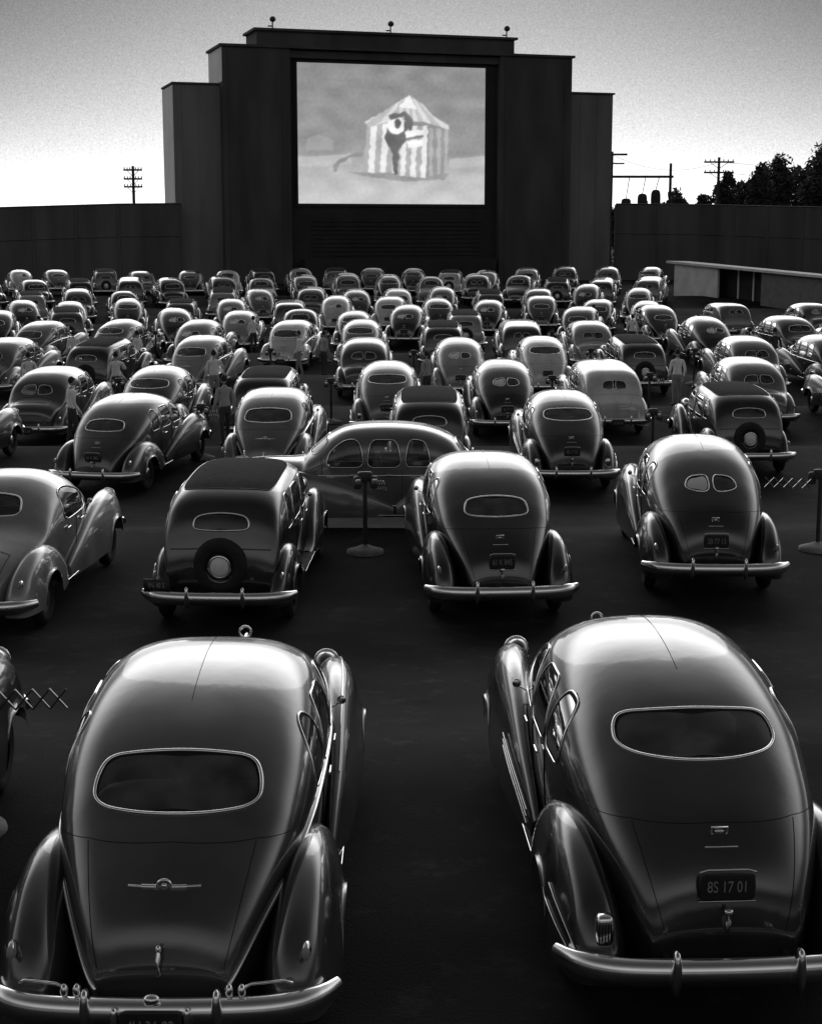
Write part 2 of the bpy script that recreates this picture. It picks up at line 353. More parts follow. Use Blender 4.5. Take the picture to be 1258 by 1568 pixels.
            mb.tube([(-.17,yp-.005,zp-.09),(.17,yp-.005,zp-.09)],.005,.005,CHR,n=5)
            h=cast((0,-2,.66+zup*.4),RY,.03); mb.tube([h+Vector((0,-.02,.06)),h+Vector((0,-.03,0)),h+Vector((0,-.01,-.08))],.016,.016,CHR,n=8); mb.sup(h+Vector((0,-.02,.06)),(.03,.03,.022),CHR,nu=10,nv=6)
            h=cast((0,-2,1.04+zup),RY,.01)
            mb.tube([h+Vector((.05*sx,0,.026*sz)) for sx,sz in ((-1,1),(1,1),(1,-.4),(.6,-1),(-.6,-1),(-1,-.4))],.007,.007,CHR,closed=True,up=(0,1,0),n=5); mb.sup(h,(.03,.008,.012),CHR,nu=10,nv=6)
            line([(-.10,-2,.97+zup),(.10,-2,.97+zup)],RY,.003,.006,CHR)
        zz=zp-.02 if not plate_high else zp
        mb.add([(v[0]*.9,yp-.014-v[2],zz+v[1]*1.25) for v in tv],tf,LET)
        if winged:
            ze=.985
            for sg in (-1,1):
                line([(sg*.045,-2,ze),(sg*.13,-2,ze)],RY,.010,.016,CHR,n=8); line([(sg*.12,-2,ze),(sg*.21,-2,ze)],RY,.008,.008,CHR,n=8)
            h=cast((0,-2,ze+.002),RY,.014)
            mb.tube([h+Vector((.042*math.cos(a*.3927),0,.042*math.sin(a*.3927))) for a in range(16)],.009,.009,CHR,closed=True,up=(0,1,0),n=6)
            mb.sup(h,(.022,.012,.022),CHR,nu=10,nv=6)
            h=cast((0,-2,.66),RY,.04); mb.tube([h+Vector((0,0,.07)),h+Vector((0,-.03,.02)),h+Vector((0,-.02,-.07))],.014,.014,CHR,n=8); mb.sup(h+Vector((0,0,.07)),(.02,.02,.03),CHR,nu=10,nv=6)
            mb.sup((0,-.2,.58),(.05,.035,.03),CHR,nu=12,nv=6)
            for sg in (-1,1):
                mb.tube([(sg*.5,-.10,.60),(sg*.54,-.12,.63),(sg*.72,-.08,.63),(sg*.76,-.05,.60)],.009,.009,CHR,n=6)
                for k in range(2): mb.sup((sg*(.42+.07*k),-.14,.60),(.025,.03,.04),CHR,nu=10,nv=6)
    return mb.mesh(name,[P['dark'],CHROME,GLASS,RUBBER,SEAM,FABRIC,LENS,PLATE,LETTER,INTER])

ME={
 'A':make_car('fastback_sedan_a',FAST,belt=True,winged=True,hw=.50,wz=(1.275,1.475),wide=.94,heads=True,zup=.06),
 'B':make_car('fastback_sedan_b',ROUND,plate_high=True,hw=.51,wz=(1.425,1.58),bands=True,wide=.94,zup=.085),
 'C':make_car('fastback_sedan_c',FAST,plate_high=True,hw=.42,wz=(1.25,1.41),wide=.97,heads=True),
 'D':make_car('fastback_sedan_d',ROUND,rear='split',plate_high=True,hw=.36,wz=(1.34,1.50),wide=.95,heads=True),
 'O':make_car('old_sedan',BOX,spare=True,older=True,hw=.36,wz=(1.24,1.40),wide=1.02),
 'N':make_car('coupe',COUPE,hw=.42,wz=(1.30,1.50)),
 'S':make_car('side_strip_sedan',TRUNK,side_strip=True,hw=.48,wz=(1.25,1.46),heads=True),
 'T':make_car('trunk_sedan',TRUNK,rear='split',hw=.42,wz=(1.25,1.46)),
 'W':make_car('boxy_sedan',BOX,rear='split',older=False,hw=.34,wz=(1.26,1.46),wide=1.05),
}
# ---------------------------------------------------------------- terrain
ROWS=[7.9,20.0,32.3,42,52.5,63,74,84,94,104,113]
GP=[(-60,.25),(9,.25),(20,-.12),(32,-.45),(45,-.6),(90,-.5),(113,.45),(130,.7),(4000,.7)]
def g(y):
    z=GP[0][1]
    for (a,za),(b,zb) in zip(GP[:-1],GP[1:]):
        if a<=y<=b:
            t=(y-a)/(b-a); z=za+(zb-za)*t
    r=0
    for D in ROWS:
        d=y-D
        if 0<=d<=5.5: t=d/5.5; r=max(r,.33*t*t*(3-2*t)*.4+.33*t*.6)
        elif 5.5<d<9: t=(d-5.5)/3.5; r=max(r,.33*(1-t*t*(3-2*t)))
    return z+r
used=0
def car(kind,col,x,D,yaw=0,s=1.04):
    global used
    o=link('parked_car' if not used else 'parked_car.%03d'%used,ME[kind]); used+=1
    ya=math.radians(yaw); c=math.cos(ya)
    zr=g(D+.92*c); zf=g(D+4.2*c)
    if abs(yaw)>60: zr=zf=g(D)
    p=math.atan2(zf-zr,3.28)
    o.rotation_euler=(p,0,ya); o.location=(x,D,zr-.92*math.tan(p)); o.scale=(1,1,s)
    o.material_slots[0].link='OBJECT'; o.material_slots[0].material=P[col]
    return o
car('A','mid',-1.42,8.2,-.3,1.02); car('B','char',1.87,8.65,3.1,1.02); car('D','black',-4.25,8.2,0,1.04)
car('N','light',-5.75,19.3,-4,1.06); car('O','dark',-2.5,19.8,-3,1.05); car('C','dark',1.2,20.0,4,1.1); car('D','dark',4.22,21.2,-2,1.1)
car('S','grey',1.75,27.3,90,1.08)
L=[('C','mid',-6.65,32.3,-12),('A','grey',-3.15,33.2,-2),('D','dark',-10.9,32.8,-8),('B','char',3.38,32.5,1),('O','black',.40,33.3,0),('O','black',7.5,34.2,2),
 ('T','mid',-10.1,41.2,-6),('B','char',-7.1,41.0,-5),('O','dark',-4.0,41.2,-2),('B','grey',-.65,42.0,0),('D','dark',2.62,42.3,1),('W','pale',5.6,42.6,4),('T','grey',9.8,43.2,3),('A','dark',13.4,42.6,8),
 ('A','light',-7.7,53.2,-10),('O','dark',-11.0,52.6,-10),('T','grey',-14.4,52.6,-10),('T','mid',-1.6,52.6,0),('D','light',1.65,52.2,0),('B','pale',4.6,52.6,2),('O','dark',8.0,53.3,5),('T','grey',11.9,53,5),('S','char',15.0,53.4,10),
 ('A','grey',-15.6,62.8,-12),('B','mid',-12.4,63,-12),('D','grey',-9.0,63,-8),('A','pale',-5.2,63.2,-8),('B','grey',-2.1,63,-2),('O','dark',1.3,63,0),('W','char',4.5,63.3,0),('T','light',7.4,63,2),
 ('C','char',12.2,75,6),('W','grey',16.0,77,8),('T','mid',20.3,77,10),('D','dark',12.6,64,8),('S','mid',16.4,65,12),('A','char',18.8,63.6,14)]
for a in L: car(*a)
rr=random.Random(11)
for ri,D in enumerate(ROWS[6:]):
    x=-(680)*D/2400-rr.random()*2
    lim=(385 if ri>0 else 330)*D/2400
    while x<lim:
        if rr.random()>.05:
            k=rr.choice(['A','B','C','D','T','T','W','W','N','O','O','S']); c=rr.choice(['black','black','dark','dark','char','char','mid','mid','grey','grey','light','pale'])
            car(k,c,x,D+rr.uniform(-1.4,1.2)-.004*min(x,0)**2,-x*.75+rr.uniform(-6,6),rr.uniform(.98,1.1))
        x+=rr.uniform(2.35,3.1)

# ---------------------------------------------------------------- ground
ys=[-60,-20,-5]+[i*.35 for i in range(0,400)]+[145,160,200,300,600,1200,3000]
xs=[-3000,-800,-200,-60,-30,-15,-7,0,7,15,30,60,200,800,3000]
mb=MB(); vs=[(x,y,g(y)) for y in ys for x in xs]; n=len(xs)
mb.add(vs,[(i*n+j,i*n+j+1,(i+1)*n+j+1,(i+1)*n+j) for i in range(len(ys)-1) for j in range(n-1)],0)
GR=new_mat('asphalt',.021,rough=.95,var=.7,scale=.45,bump=.5,bscale=40,spec=.1)
nt=GR.node_tree; bs=nt.nodes['Principled BSDF']; tc=nt.nodes.new('ShaderNodeTexCoord')
vo=nt.nodes.new('ShaderNodeTexNoise'); vo.inputs['Scale'].default_value=2.6; vo.inputs['Detail'].default_value=7; vo.inputs['Roughness'].default_value=.7; nt.links.new(tc.outputs['Object'],vo.inputs['Vector'])
mr=nt.nodes.new('ShaderNodeMapRange'); mr.inputs['From Min'].default_value=.54; mr.inputs['From Max'].default_value=.76; mr.inputs['To Min'].default_value=1; mr.inputs['To Max'].default_value=2.4; nt.links.new(vo.outputs['Fac'],mr.inputs['Value'])
ml=nt.nodes.new('ShaderNodeMath'); ml.operation='MULTIPLY'; old=bs.inputs['Base Color'].links[0].from_socket
nt.links.new(old,ml.inputs[0]); nt.links.new(mr.outputs[0],ml.inputs[1]); nt.links.new(ml.outputs[0],bs.inputs['Base Color'])
link('ground',mb.mesh('ground',[GR]))

# ---------------------------------------------------------------- screen tower
tower=bpy.data.objects.new('drive_in_screen_tower',None); sc.collection.objects.link(tower)
tower.location=(-1.34,137.2,0); tower.rotation_euler=(0,0,math.radians(17.4))
MD=new_mat('dark_stucco',.085,rough=.9,var=.3,scale=.5,bump=.2,bscale=6,stretch=(1,1,.25))
MW=new_mat('wing_stucco',.22,rough=.9,var=.25,scale=.5,bump=.2,bscale=6,stretch=(1,1,.2))
MF=new_mat('screen_surround_black',.035,rough=.85,var=.2,scale=.7)
MS=new_mat('side_painted_light',.9,rough=.9,var=.08,scale=.5)  # pale tone paints sky light onto the tower's left sides
def tbox(name,a,b,mat):
    m=MB(); m.box(a,b,0); return link(name,m.mesh(name,[mat],False),parent=tower)
tbox('left_pier',(-14.8,0,-1),(-9.1,6,20),MD); tbox('right_pier',(9.5,0,-1),(16.2,6,20),MD)
tbox('screen_backing',(-9.1,.75,-1),(9.5,5.9,19.95),MF)
tbox('lintel',(-9.1,.3,19.3),(9.5,.749,19.9),MD)
tbox('left_wing',(-18.7,1.2,-1),(-14.801,6.8,17.0),MW); tbox('right_wing',(16.201,1.2,-1),(20.7,6.8,17.1),MW)
tbox('left_wing_light_sheet',(-18.74,1.23,-1),(-18.703,6.8,16.9),MS); tbox('left_pier_light_sheet',(-14.84,.03,17.2),(-14.803,6,19.95),MS)  # thin sheets added to carry the painted side light
tbox('attic',(-11.7,.9,20.2),(11.1,5.2,21.45),MD)
for nm,a,b in (('main_coping',(-15.0,-.2,20.0),(16.4,6.2,20.2)),('attic_coping',(-11.95,.65,21.45),(11.35,5.4,21.65)),('left_wing_coping',(-18.8,1.05,17.0),(-14.86,6.95,17.15)),('right_wing_coping',(16.2,1.05,17.1),(20.85,6.95,17.25))):
    tbox(nm,a,b,MD)
for x in (-14.2,-9.7,10.1,15.6): tbox('pilaster_strip',(x-.1,-.06,-1),(x+.1,-.003,19.6),MD)
for i in range(9): tbox('louvre',(-7.2,.66,3.0+i*.36),(8.0,.74,3.08+i*.36),MF)
tbox('stage_wall',(-8.2,-.8,-1),(9.0,.44,2.7),MF)
for x in (-18.0,-16.6,17.6,19.2): tbox('panel_joint',(x-.03,1.17,-1),(x+.03,1.197,16.9),MW)
for x in (-10.2,.05,10.6):
    m=MB(); m.tube([(x,1.5,21.6),(x,1.5,22.3)],.06,.06,0); m.sup((x,1.4,22.45),(.26,.3,.24),0); m.sup((x-.2,1.5,21.9),(.25,.1,.06),0); link('roof_lamp',m.mesh('roof_lamp',[METALD]),parent=tower)
def film(u,v):
    nz=noise.noise(Vector((u*.03,v*.05,0)))*.06+noise.noise(Vector((u*.2,v*.2,3)))*.03
    hz=234+4*math.sin(u*.03)
    wob=1.6*noise.noise(Vector((u*.12,v*.12,7))); u+=wob*1.5; v+=wob
    k=min(1,max(0,(v-hz+6)/12)); c=(.54+.04*(v-92)/140)*(1-k)+k*(.65+.11*min(1,max(0,v-hz)/60))
    if v>hz and v<hz+16 and (u>690 or u<540): c=.72
    if 472<u<512 and v<228 and v>212-8*math.sin((u-472)/40*3.14): c=.63
    if inpoly((u,v),[(512,262),(516,244),(545,232),(560,228),(562,234),(540,238),(522,248),(518,262)]): c=.56
    if inpoly((u,v),[(535,262),(690,262),(680,272),(620,276),(560,268)]): c=.6
    if inpoly((u,v),[(652,190),(690,190),(684,262),(652,268)]): c=.68 if int((u-652)/6)%2 else .58
    if inpoly((u,v),[(564,188),(603,182),(606,262),(556,262)]): c=.9 if int((u-560-(v-190)*-.06)/9)%2 else .68
    if inpoly((u,v),[(612,188),(656,186),(653,270),(608,266)]): c=.9 if int((u-608+(v-190)*.04)/8)%2 else .68
    if inpoly((u,v),[(594,190),(626,180),(622,212),(612,222),(609,264),(603,264),(602,232),(590,208)]): c=.42
    if inpoly((u,v),[(627,138),(604,154),(560,183),(566,190),(600,180),(650,180),(690,192),(690,186),(664,170),(648,152)]):
        a=math.atan2(v-130,u-627); c=.84 if int(a*7)%2 else .72
    if inpoly((u,v),[(627,138),(612,158),(640,160)]): c=.93
    du,dv=(u-607)/13,(v-186)/15
    if du*du+dv*dv<1: c=.93
    du,dv=(u-610)/5,(v-184)/8
    if du*du+dv*dv<1: c=.4
    if inpoly((u,v),[(596,170),(622,164),(634,178),(630,196),(624,190),(620,172),(598,178)]): c=.45
    if inpoly((u,v),[(620,196),(648,192),(650,200),(622,206)]) or inpoly((u,v),[(624,212),(648,208),(648,218),(626,222)]): c=.95
    if inpoly((u,v),[(622,206),(650,201),(650,205),(622,210)]): c=.5
    return max(.05,min(1,c+nz))
NX,NY=285,222; X0,X1,Z0,Z1=-8.37,8.37,7.4,18.98
vs=[];cl=[]
for j in range(NY+1):
    for i in range(NX+1):
        a=i/NX;b=j/NY; vs.append((X0+(X1-X0)*a,.70,Z0+(Z1-Z0)*b)); U=460+285*a;V=312-220*b
        c=(film(U,V)*.4+(film(U+1.5,V)+film(U-1.5,V)+film(U,V+1.5)+film(U,V-1.5))*.15)**2.2; cl+= [c,c,c,1]
mb=MB(); n=NX+1; mb.add(vs,[(j*n+i,j*n+i+1,(j+1)*n+i+1,(j+1)*n+i) for j in range(NY) for i in range(NX)],0)
sm=bpy.data.materials.new('projected_film'); sm.use_nodes=True; nt=sm.node_tree; nt.nodes.clear()
at=nt.nodes.new('ShaderNodeAttribute'); at.attribute_name='film'; em=nt.nodes.new('ShaderNodeEmission'); ou=nt.nodes.new('ShaderNodeOutputMaterial')
em.inputs['Strength'].default_value=1.08; nt.links.new(at.outputs['Color'],em.inputs['Color']); nt.links.new(em.outputs['Emission'],ou.inputs['Surface'])
me=mb.mesh('movie_screen',[sm],False); ca=me.color_attributes.new('film','FLOAT_COLOR','POINT'); ca.data.foreach_set('color',cl)
link('movie_screen',me,parent=tower)
m=MB()
for a,b in (((-8.6,.6,7.15),(8.6,.72,7.398)),((-8.6,.6,18.985),(8.6,.72,19.2)),((-8.6,.61,7.399),(-8.375,.72,18.984)),((8.375,.61,7.399),(8.6,.72,18.984))): m.box(a,b,0)
link('screen_frame',m.mesh('screen_frame',[MF],False),parent=tower)

# ---------------------------------------------------------------- fences
FM=new_mat('fence_board',.12,rough=.9,var=.3,scale=.6,bump=.2,bscale=8,stretch=(1,1,.15))
def fence(pts,name):
    m=MB()
    for (x0,y0,h0),(x1,y1,h1) in zip(pts[:-1],pts[1:]):
        Ld=math.hypot(x1-x0,y1-y0); n=max(1,int(Ld/3.0)); d=Vector(((x1-x0)/Ld,(y1-y0)/Ld,0)); nrm=Vector((d.y,-d.x,0))
        if nrm.y>0: nrm=-nrm
        for i in range(n):
            a=Vector((x0,y0,0)).lerp(Vector((x1,y1,0)),i/n); b=Vector((x0,y0,0)).lerp(Vector((x1,y1,0)),(i+1)/n)
            ha=h0+(h1-h0)*i/n; hb=h0+(h1-h0)*(i+1)/n; t=nrm*-.15
            vs=[a+Vector((0,0,-1)),b+Vector((0,0,-1)),b+Vector((0,0,hb)),a+Vector((0,0,ha))]; vs+=[v+t for v in vs]
            m.add(vs,[(0,1,2,3),(7,6,5,4),(3,2,6,7),(0,3,7,4),(1,5,6,2)],0)
            p=a+nrm*.06; m.box((p.x-.07,p.y-.06,-1),(p.x+.07,p.y+.06,ha-.05),0)
            q0=a+nrm*.04+Vector((0,0,ha-2.6)); q1=b+nrm*.04+Vector((0,0,hb-2.6)); m.tube([q0,q1],.04,.05,0,n=4)
            q0=a+Vector((0,0,ha+.03)); q1=b+Vector((0,0,hb+.03)); m.tube([q0,q1],.12,.05,0,n=4)
    link(name,m.mesh(name,[FM],False))
fence([(-18.9,131.5,7.3),(-24,131,7.25),(-34,128.5,6.9),(-60,115,6.6),(-75,90,6.5)],'perimeter_fence')
fence([(18.5,144.5,7.5),(26,143,7.4),(36,134,7.0),(44,110,6.6),(50,70,6.4)],'perimeter_fence.001')

# ---------------------------------------------------------------- snack building
LW=new_mat('pale_stucco',.8,rough=.85,var=.12,scale=1.5,bump=.2,bscale=10)
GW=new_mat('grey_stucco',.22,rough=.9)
snack=bpy.data.objects.new('snack_bar_building',None); sc.collection.objects.link(snack)
A=Vector((18.6,112,0)); Bp=Vector((29,97,0)); d=(Bp-A).normalized(); nb=Vector((-d.y,d.x,0))
if nb.y<0: nb=-nb
LL=(Bp-A).length; top=lambda t:2.85-1.0*t
def wall(name,s0,s1,z0f,z1f,mat,t0=0,t1=.2):
    m=MB(); a=A+d*s0;b=A+d*s1; za,zb=z1f(s0/LL),z1f(s1/LL)
    vs=[a+nb*t0+Vector((0,0,z0f)),b+nb*t0+Vector((0,0,z0f)),b+nb*t0+Vector((0,0,zb)),a+nb*t0+Vector((0,0,za))]
    vs+=[v+nb*(t1-t0) for v in vs]
    m.add(vs,[(0,1,2,3),(7,6,5,4),(3,2,6,7),(0,3,7,4),(1,5,6,2),(0,4,5,1)],0); link(name,m.mesh(name,[mat],False),parent=snack)
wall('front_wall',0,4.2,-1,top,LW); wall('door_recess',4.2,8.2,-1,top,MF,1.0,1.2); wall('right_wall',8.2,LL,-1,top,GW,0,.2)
wall('body',0,LL,-1,lambda t:top(t)-.05,MF,1.3,1.9)
rt=lambda t:top(t)+.16
m=MB(); a=A-d*.5-nb*.35; b=Bp+d*.5-nb*.35
vs=[a+Vector((0,0,top(0)+.003)),b+Vector((0,0,top(1)+.003)),b+Vector((0,0,rt(1))),a+Vector((0,0,rt(0)))]; vs+=[v+nb*2.3+Vector((0,0,-.06)) for v in vs]
m.add(vs,[(0,1,2,3),(7,6,5,4),(3,2,6,7),(0,3,7,4),(1,5,6,2),(0,4,5,1)],0); link('roof_slab',m.mesh('roof_slab',[LW],False),parent=snack)
for s in (5.2,6.6): wall('door_post',s,s+.12,-1,top,LW,.9,.98)

# ---------------------------------------------------------------- utility poles
WOOD=new_mat('weathered_wood',.05,rough=.95,var=.3,scale=5)
def upole(name,x,y,h,arms,alen=2.4,yaw=0,extra=None):
    m=MB(); m.tube([(0,0,-1),(0,0,h)],.2,.2,0,taper=lambda t:1-.3*t,n=10)
    for za in arms:
        m.box((-alen/2,-.22,za-.09),(alen/2,-.05,za+.09),0)
        m.tube([(-alen*.3,-.1,za-.05),(0,-.1,za-.7)],.03,.03,0,n=5); m.tube([(alen*.3,-.1,za-.05),(0,-.1,za-.7)],.03,.03,0,n=5)
        for k in (-.46,-.3,-.15,.15,.3,.46): m.sup((alen*k,-.13,za+.18),(.06,.06,.11),0,nu=8,nv=6)
    if extra: extra(m)
    link(name,m.mesh(name,[WOOD]),(x,y,g(y)),(0,0,yaw))
upole('utility_pole',-28.6,165,11.0,(10.6,9.7,8.9),1.9)
upole('utility_pole.001',33,172,12.2,(11.7,10.6),3.2)
def tr(m):
    m.box((-6.5,-.15,9.9),(.3,.15,10.15),0)
    m.tube([(-6.2,0,-1),(-6.2,0,12.6)],.17,.17,0,n=10)
    m.box((-7.4,-.2,12.2),(-4.6,-.05,12.4),0); m.box((-7.2,-.2,11.3),(-4.9,-.05,11.45),0)
    m.box((-6.6,-.5,6.3),(.6,.5,6.6),0)
    for xx,hh in ((-1.5,1.0),(-2.9,.8),(-4.6,.55)): m.sup((xx,0,6.7+hh),(.5,.5,hh),0,e=.6); m.tube([(xx,0,6.7+2*hh),(xx+.3,0,9.9)],.04,.04,0)
upole('transformer_pole_rack',27.2,168,11.4,(),1,extra=tr)
m=MB()
for (p,q) in (((33,172,12.4),(90,175,12.5)),((33,172,11.3),(90,175,11.4)),((21,168,13),(33,172,12.4))):
    pth=[Vector(p).lerp(Vector(q),t/16)+Vector((0,0,-1.2*4*(t/16)*(1-t/16))) for t in range(17)]; m.tube(pth,.015,.015,0,n=4)
link('overhead_wires',m.mesh('overhead_wires',[WOOD]))

# ---------------------------------------------------------------- trees
LEAF=new_mat('foliage',.05,rough=.8,var=.5,scale=1.5); BARK=new_mat('bark',.07,rough=.95)
def tree(name,x,y,h,r,seed,nl=4200):
    R=random.Random(seed); m=MB()
    m.tube([(0,0,-1),(.1,0,h*.4),(0,.1,h*.8)],.3,.3,1,taper=lambda t:1-.7*t)
    cl=[]
    for k in range(20):
        a=R.random()*6.28; rad=r*R.uniform(.1,1)*.8; z=h*R.uniform(.3,.93); rad*=1.15-z/h*.75
        c=Vector((rad*math.cos(a),rad*math.sin(a),z)); cl.append((c,r*R.uniform(.2,.36)))
        m.tube([(0,0,z*.6),c*.6+Vector((0,0,z*.3)),c],.09,.09,1,taper=lambda t:1-.7*t,n=5)
    cl.append((Vector((0,0,h*.97)),r*.2))
    for _ in range(nl):
        c,cr=R.choice(cl); v=Vector((R.gauss(0,1),R.gauss(0,1),R.gauss(0,1))); v=v.normalized()*min(v.length,1.9)*cr*.6; v.z*=1.4; p=c+v
        s=R.uniform(.12,.40); a=Vector((R.gauss(0,1),R.gauss(0,1),R.gauss(0,1))).normalized(); b=a.orthogonal().normalized()
        m.add([p-a*s,p+b*s*.45,p+a*s,p-b*s*.45],[(0,1,2,3)],0)
    link(name,m.mesh(name,[LEAF,BARK],False),(x,y,.5))
T=[(56,172,13.2,3.8),(51,176,12.2,3.4),(47,170,11.2,2.8),(43.5,174,10.6,2.3),(60.5,168,14.2,3.4),(53.5,166,11.6,3.0),(36,170,7.8,2.0),(65,170,15,5),(40.5,176,8.2,2.0)]
T=[(a*.79,b,c,dd) for a,b,c,dd in T]
for i,(x,y,h,r) in enumerate(T): tree('eucalyptus_tree' if i==0 else 'eucalyptus_tree.%03d'%i,x,y,h,r,i+5)
R=random.Random(5); m=MB()
for k in range(22000):
    x=R.uniform(20,75)
    if x<32 and R.random()>.45+.55*math.sin(x*.9+math.sin(x*2.3)): continue
    hh=6.8+1.2*math.sin(x*.7)+.9*math.sin(x*1.9+1)+.5*math.sin(x*5.1)
    if x>34.5: hh=8.8+.45*math.sin(x*2.9)+.4*math.sin(x*7)+(x-35)*.26
    z=hh*R.random()**.35; p=Vector((x,R.uniform(178,186),z+.7)); s=R.uniform(.15,.5)
    a=Vector((R.gauss(0,1),R.gauss(0,1),R.gauss(0,1))).normalized(); b=a.orthogonal().normalized()
    m.add([p-a*s,p+b*s*.6,p+a*s,p-b*s*.6],[(0,1,2,3)],0)
link('distant_trees',m.mesh('distant_trees',[LEAF],False))

# ---------------------------------------------------------------- speaker stands
def stand(i,x,y,yaw=0,arm=1):
    m=MB()
    m.revolve([(0,.30),(.05,.29),(.09,.16),(.13,.06),(.15,.0)],(0,0,0),0,axis='Z')
    m.tube([(0,0,.1),(0,0,1.25)],.035,.035,1,n=10)
    m.sup((0,0,1.22),(.12,.05,.08),1,e=.4)
    for sg in (-1,1):
        m.sup((sg*.13,-.08,1.14),(.065,.05,.10),1,e=.45); m.sup((sg*.13,-.13,1.15),(.045,.01,.055),2,e=.6)
    for k in range(5):
        x0=.14+k*.13*arm; x1=x0+.13*arm
        m.tube([(x0,0,.98),(x1,0,1.14)],.006,.009,1,n=5); m.tube([(x0,.02,1.14),(x1,.02,.98)],.006,.009,2,n=5)
    link('speaker_stand' if i==0 else 'speaker_stand.%03d'%i,m.mesh('speaker_stand',[CONC,METALD,CHROME]),(x,y,g(y)-.01),(0,0,yaw))
for i,(x,y,yw,ar) in enumerate([(-.72,24.2,.2,.3),(6.45,24.4,2.9,1.1),(-3.45,11.6,.1,1.0),(1.0,35.5,0,.4),(-4.9,36.5,0,.4),(7.0,46,0,.5),(5.55,35.8,0,.4),(-8.4,45,0,.4),
    (-2.3,45,0,.3),(4.1,45.5,0,.3),(.1,55.5,0,.3),(6.4,56,0,.3),(-5.0,56,0,.3),(10.1,56,0,.3),(-10.7,66,0,.3),(5.9,66,0,.3),(-3.6,66,0,.3),(9.6,66,0,.3),(14.4,67,0,.3)]): stand(i,x,y,yw,ar)

# ---------------------------------------------------------------- people
SKIN=new_mat('skin',.35,rough=.6); HAIR=new_mat('hair',.02,rough=.7); SHIRTS=[new_mat('shirt_white',.92,rough=.9,var=.04),new_mat('shirt_grey',.4,rough=.9),new_mat('jacket_dark',.06,rough=.9)]
TROU=[new_mat('trousers_dark',.06,rough=.9),new_mat('trousers_grey',.3,rough=.9)]; SHOE=new_mat('shoe',.02,rough=.4)
def person(i,x,y,yaw,shirt,tr,step=.0,bend=0.0,pose=None):
    J={'pel':(0,0,.96,.135,.10),'wai':(0,.0,1.12,.125,.095),'che':(0,.0,1.32,.15,.105),'nkb':(0,0,1.47,.07,.065),'nck':(0,.015,1.55,.052,.055)}
    for s,n in ((-1,'L'),(1,'R')):
        st=step*s
        J.update({'sh'+n:(s*.175,0,1.425,.062,.06),'el'+n:(s*.25,-.03,1.14,.045,.045),'wr'+n:(s*.255,.09,.91,.028,.028),'pa'+n:(s*.255,.12,.85,.03,.022),
          'hi'+n:(s*.09,0,.9,.095,.095),'kn'+n:(s*.10,.03+st*.5,.50,.062,.062),'an'+n:(s*.105,st-.01,.10,.042,.042),'to'+n:(s*.12,st+.15,.045,.04,.03)})
    if pose: J.update(pose)
    E=[('pel','wai'),('wai','che'),('che','nkb'),('nkb','nck')]
    for n in 'LR': E+=[('che','sh'+n),('sh'+n,'el'+n),('el'+n,'wr'+n),('wr'+n,'pa'+n),('pel','hi'+n),('hi'+n,'kn'+n),('kn'+n,'an'+n),('an'+n,'to'+n)]
    ks=list(J); me=bpy.data.meshes.new('b'); me.from_pydata([J[k][:3] for k in ks],[(ks.index(a),ks.index(b)) for a,b in E],[])
    ob=bpy.data.objects.new('tmp',me); sc.collection.objects.link(ob)
    ob.modifiers.new('s','SKIN')
    if not me.skin_vertices: me.skin_vertices.new(name='')
    for k,dv in zip(ks,me.skin_vertices[0].data): dv.radius=J[k][3:5]; dv.use_root=(k=='pel')
    sb=ob.modifiers.new('u','SUBSURF'); sb.levels=2; sb.render_levels=2
    dg=bpy.context.evaluated_depsgraph_get(); em=ob.evaluated_get(dg).to_mesh()
    m=MB(); pl=[Vector(J['pa'+n][:3]) for n in 'LR']
    vv=[v.co.copy() for v in em.vertices]
    for p in em.polygons:
        c=sum((vv[k] for k in p.vertices),Vector())/len(p.vertices)
        arm=abs(c.x)>.2 and c.z>.7
        if c.z<.09: mt=4
        elif arm and min((c-q).length for q in pl)<.11: mt=2
        elif c.z>1.49: mt=2
        elif c.z>1.0 or arm: mt=0
        else: mt=1
        m.f.append(tuple(p.vertices)); m.m.append(mt)
    m.v=[tuple(v) for v in vv]
    ob.evaluated_get(dg).to_mesh_clear(); bpy.data.objects.remove(ob)
    hd=Vector(J['nck'][:3])+Vector((0,.02,.11))
    m.sup(hd,(.075,.095,.115),2,nu=18,nv=12); m.sup(hd+Vector((0,-.018,.025)),(.081,.09,.105),3,nu=18,nv=12)
    m.sup(hd+Vector((0,.095,-.01)),(.013,.02,.022),2,nu=8,nv=6); m.sup(hd+Vector((0,.085,-.055)),(.025,.01,.006),3,nu=8,nv=4)
    for s in (-1,1):
        m.sup(hd+Vector((s*.078,0,-.01)),(.012,.02,.03),2,nu=8,nv=6); m.sup(hd+Vector((s*.03,.087,.01)),(.012,.008,.008),3,nu=8,nv=4)
        pa=Vector(J['pa'+('L' if s<0 else 'R')][:3])
        for k,(oy,ln) in enumerate(((.028,.075),(.010,.085),(-.008,.08),(-.026,.062))):
            a=pa+Vector((0,oy,-.015)); m.tube([a,a+Vector((-s*.004,.004,-ln*.5)),a+Vector((-s*.02,.008,-ln))],.009,.009,2,n=6,up=(1,0,0),taper=lambda t:1-.3*t)
        a=pa+Vector((-s*.005,.028,.02)); m.tube([a,a+Vector((-s*.008,.03,-.02)),a+Vector((-s*.015,.038,-.055))],.010,.010,2,n=6,up=(1,0,0),taper=lambda t:1-.3*t)
    link('person' if i==0 else 'person.%03d'%i,m.mesh('person',[SHIRTS[shirt],TROU[tr],SKIN,HAIR,SHOE]),(x,y,g(y)),(0,0,yaw))
armup={'elR':(.30,.12,1.22,.045,.045),'wrR':(.24,.33,1.25,.028,.028),'paR':(.23,.39,1.25,.03,.022)}
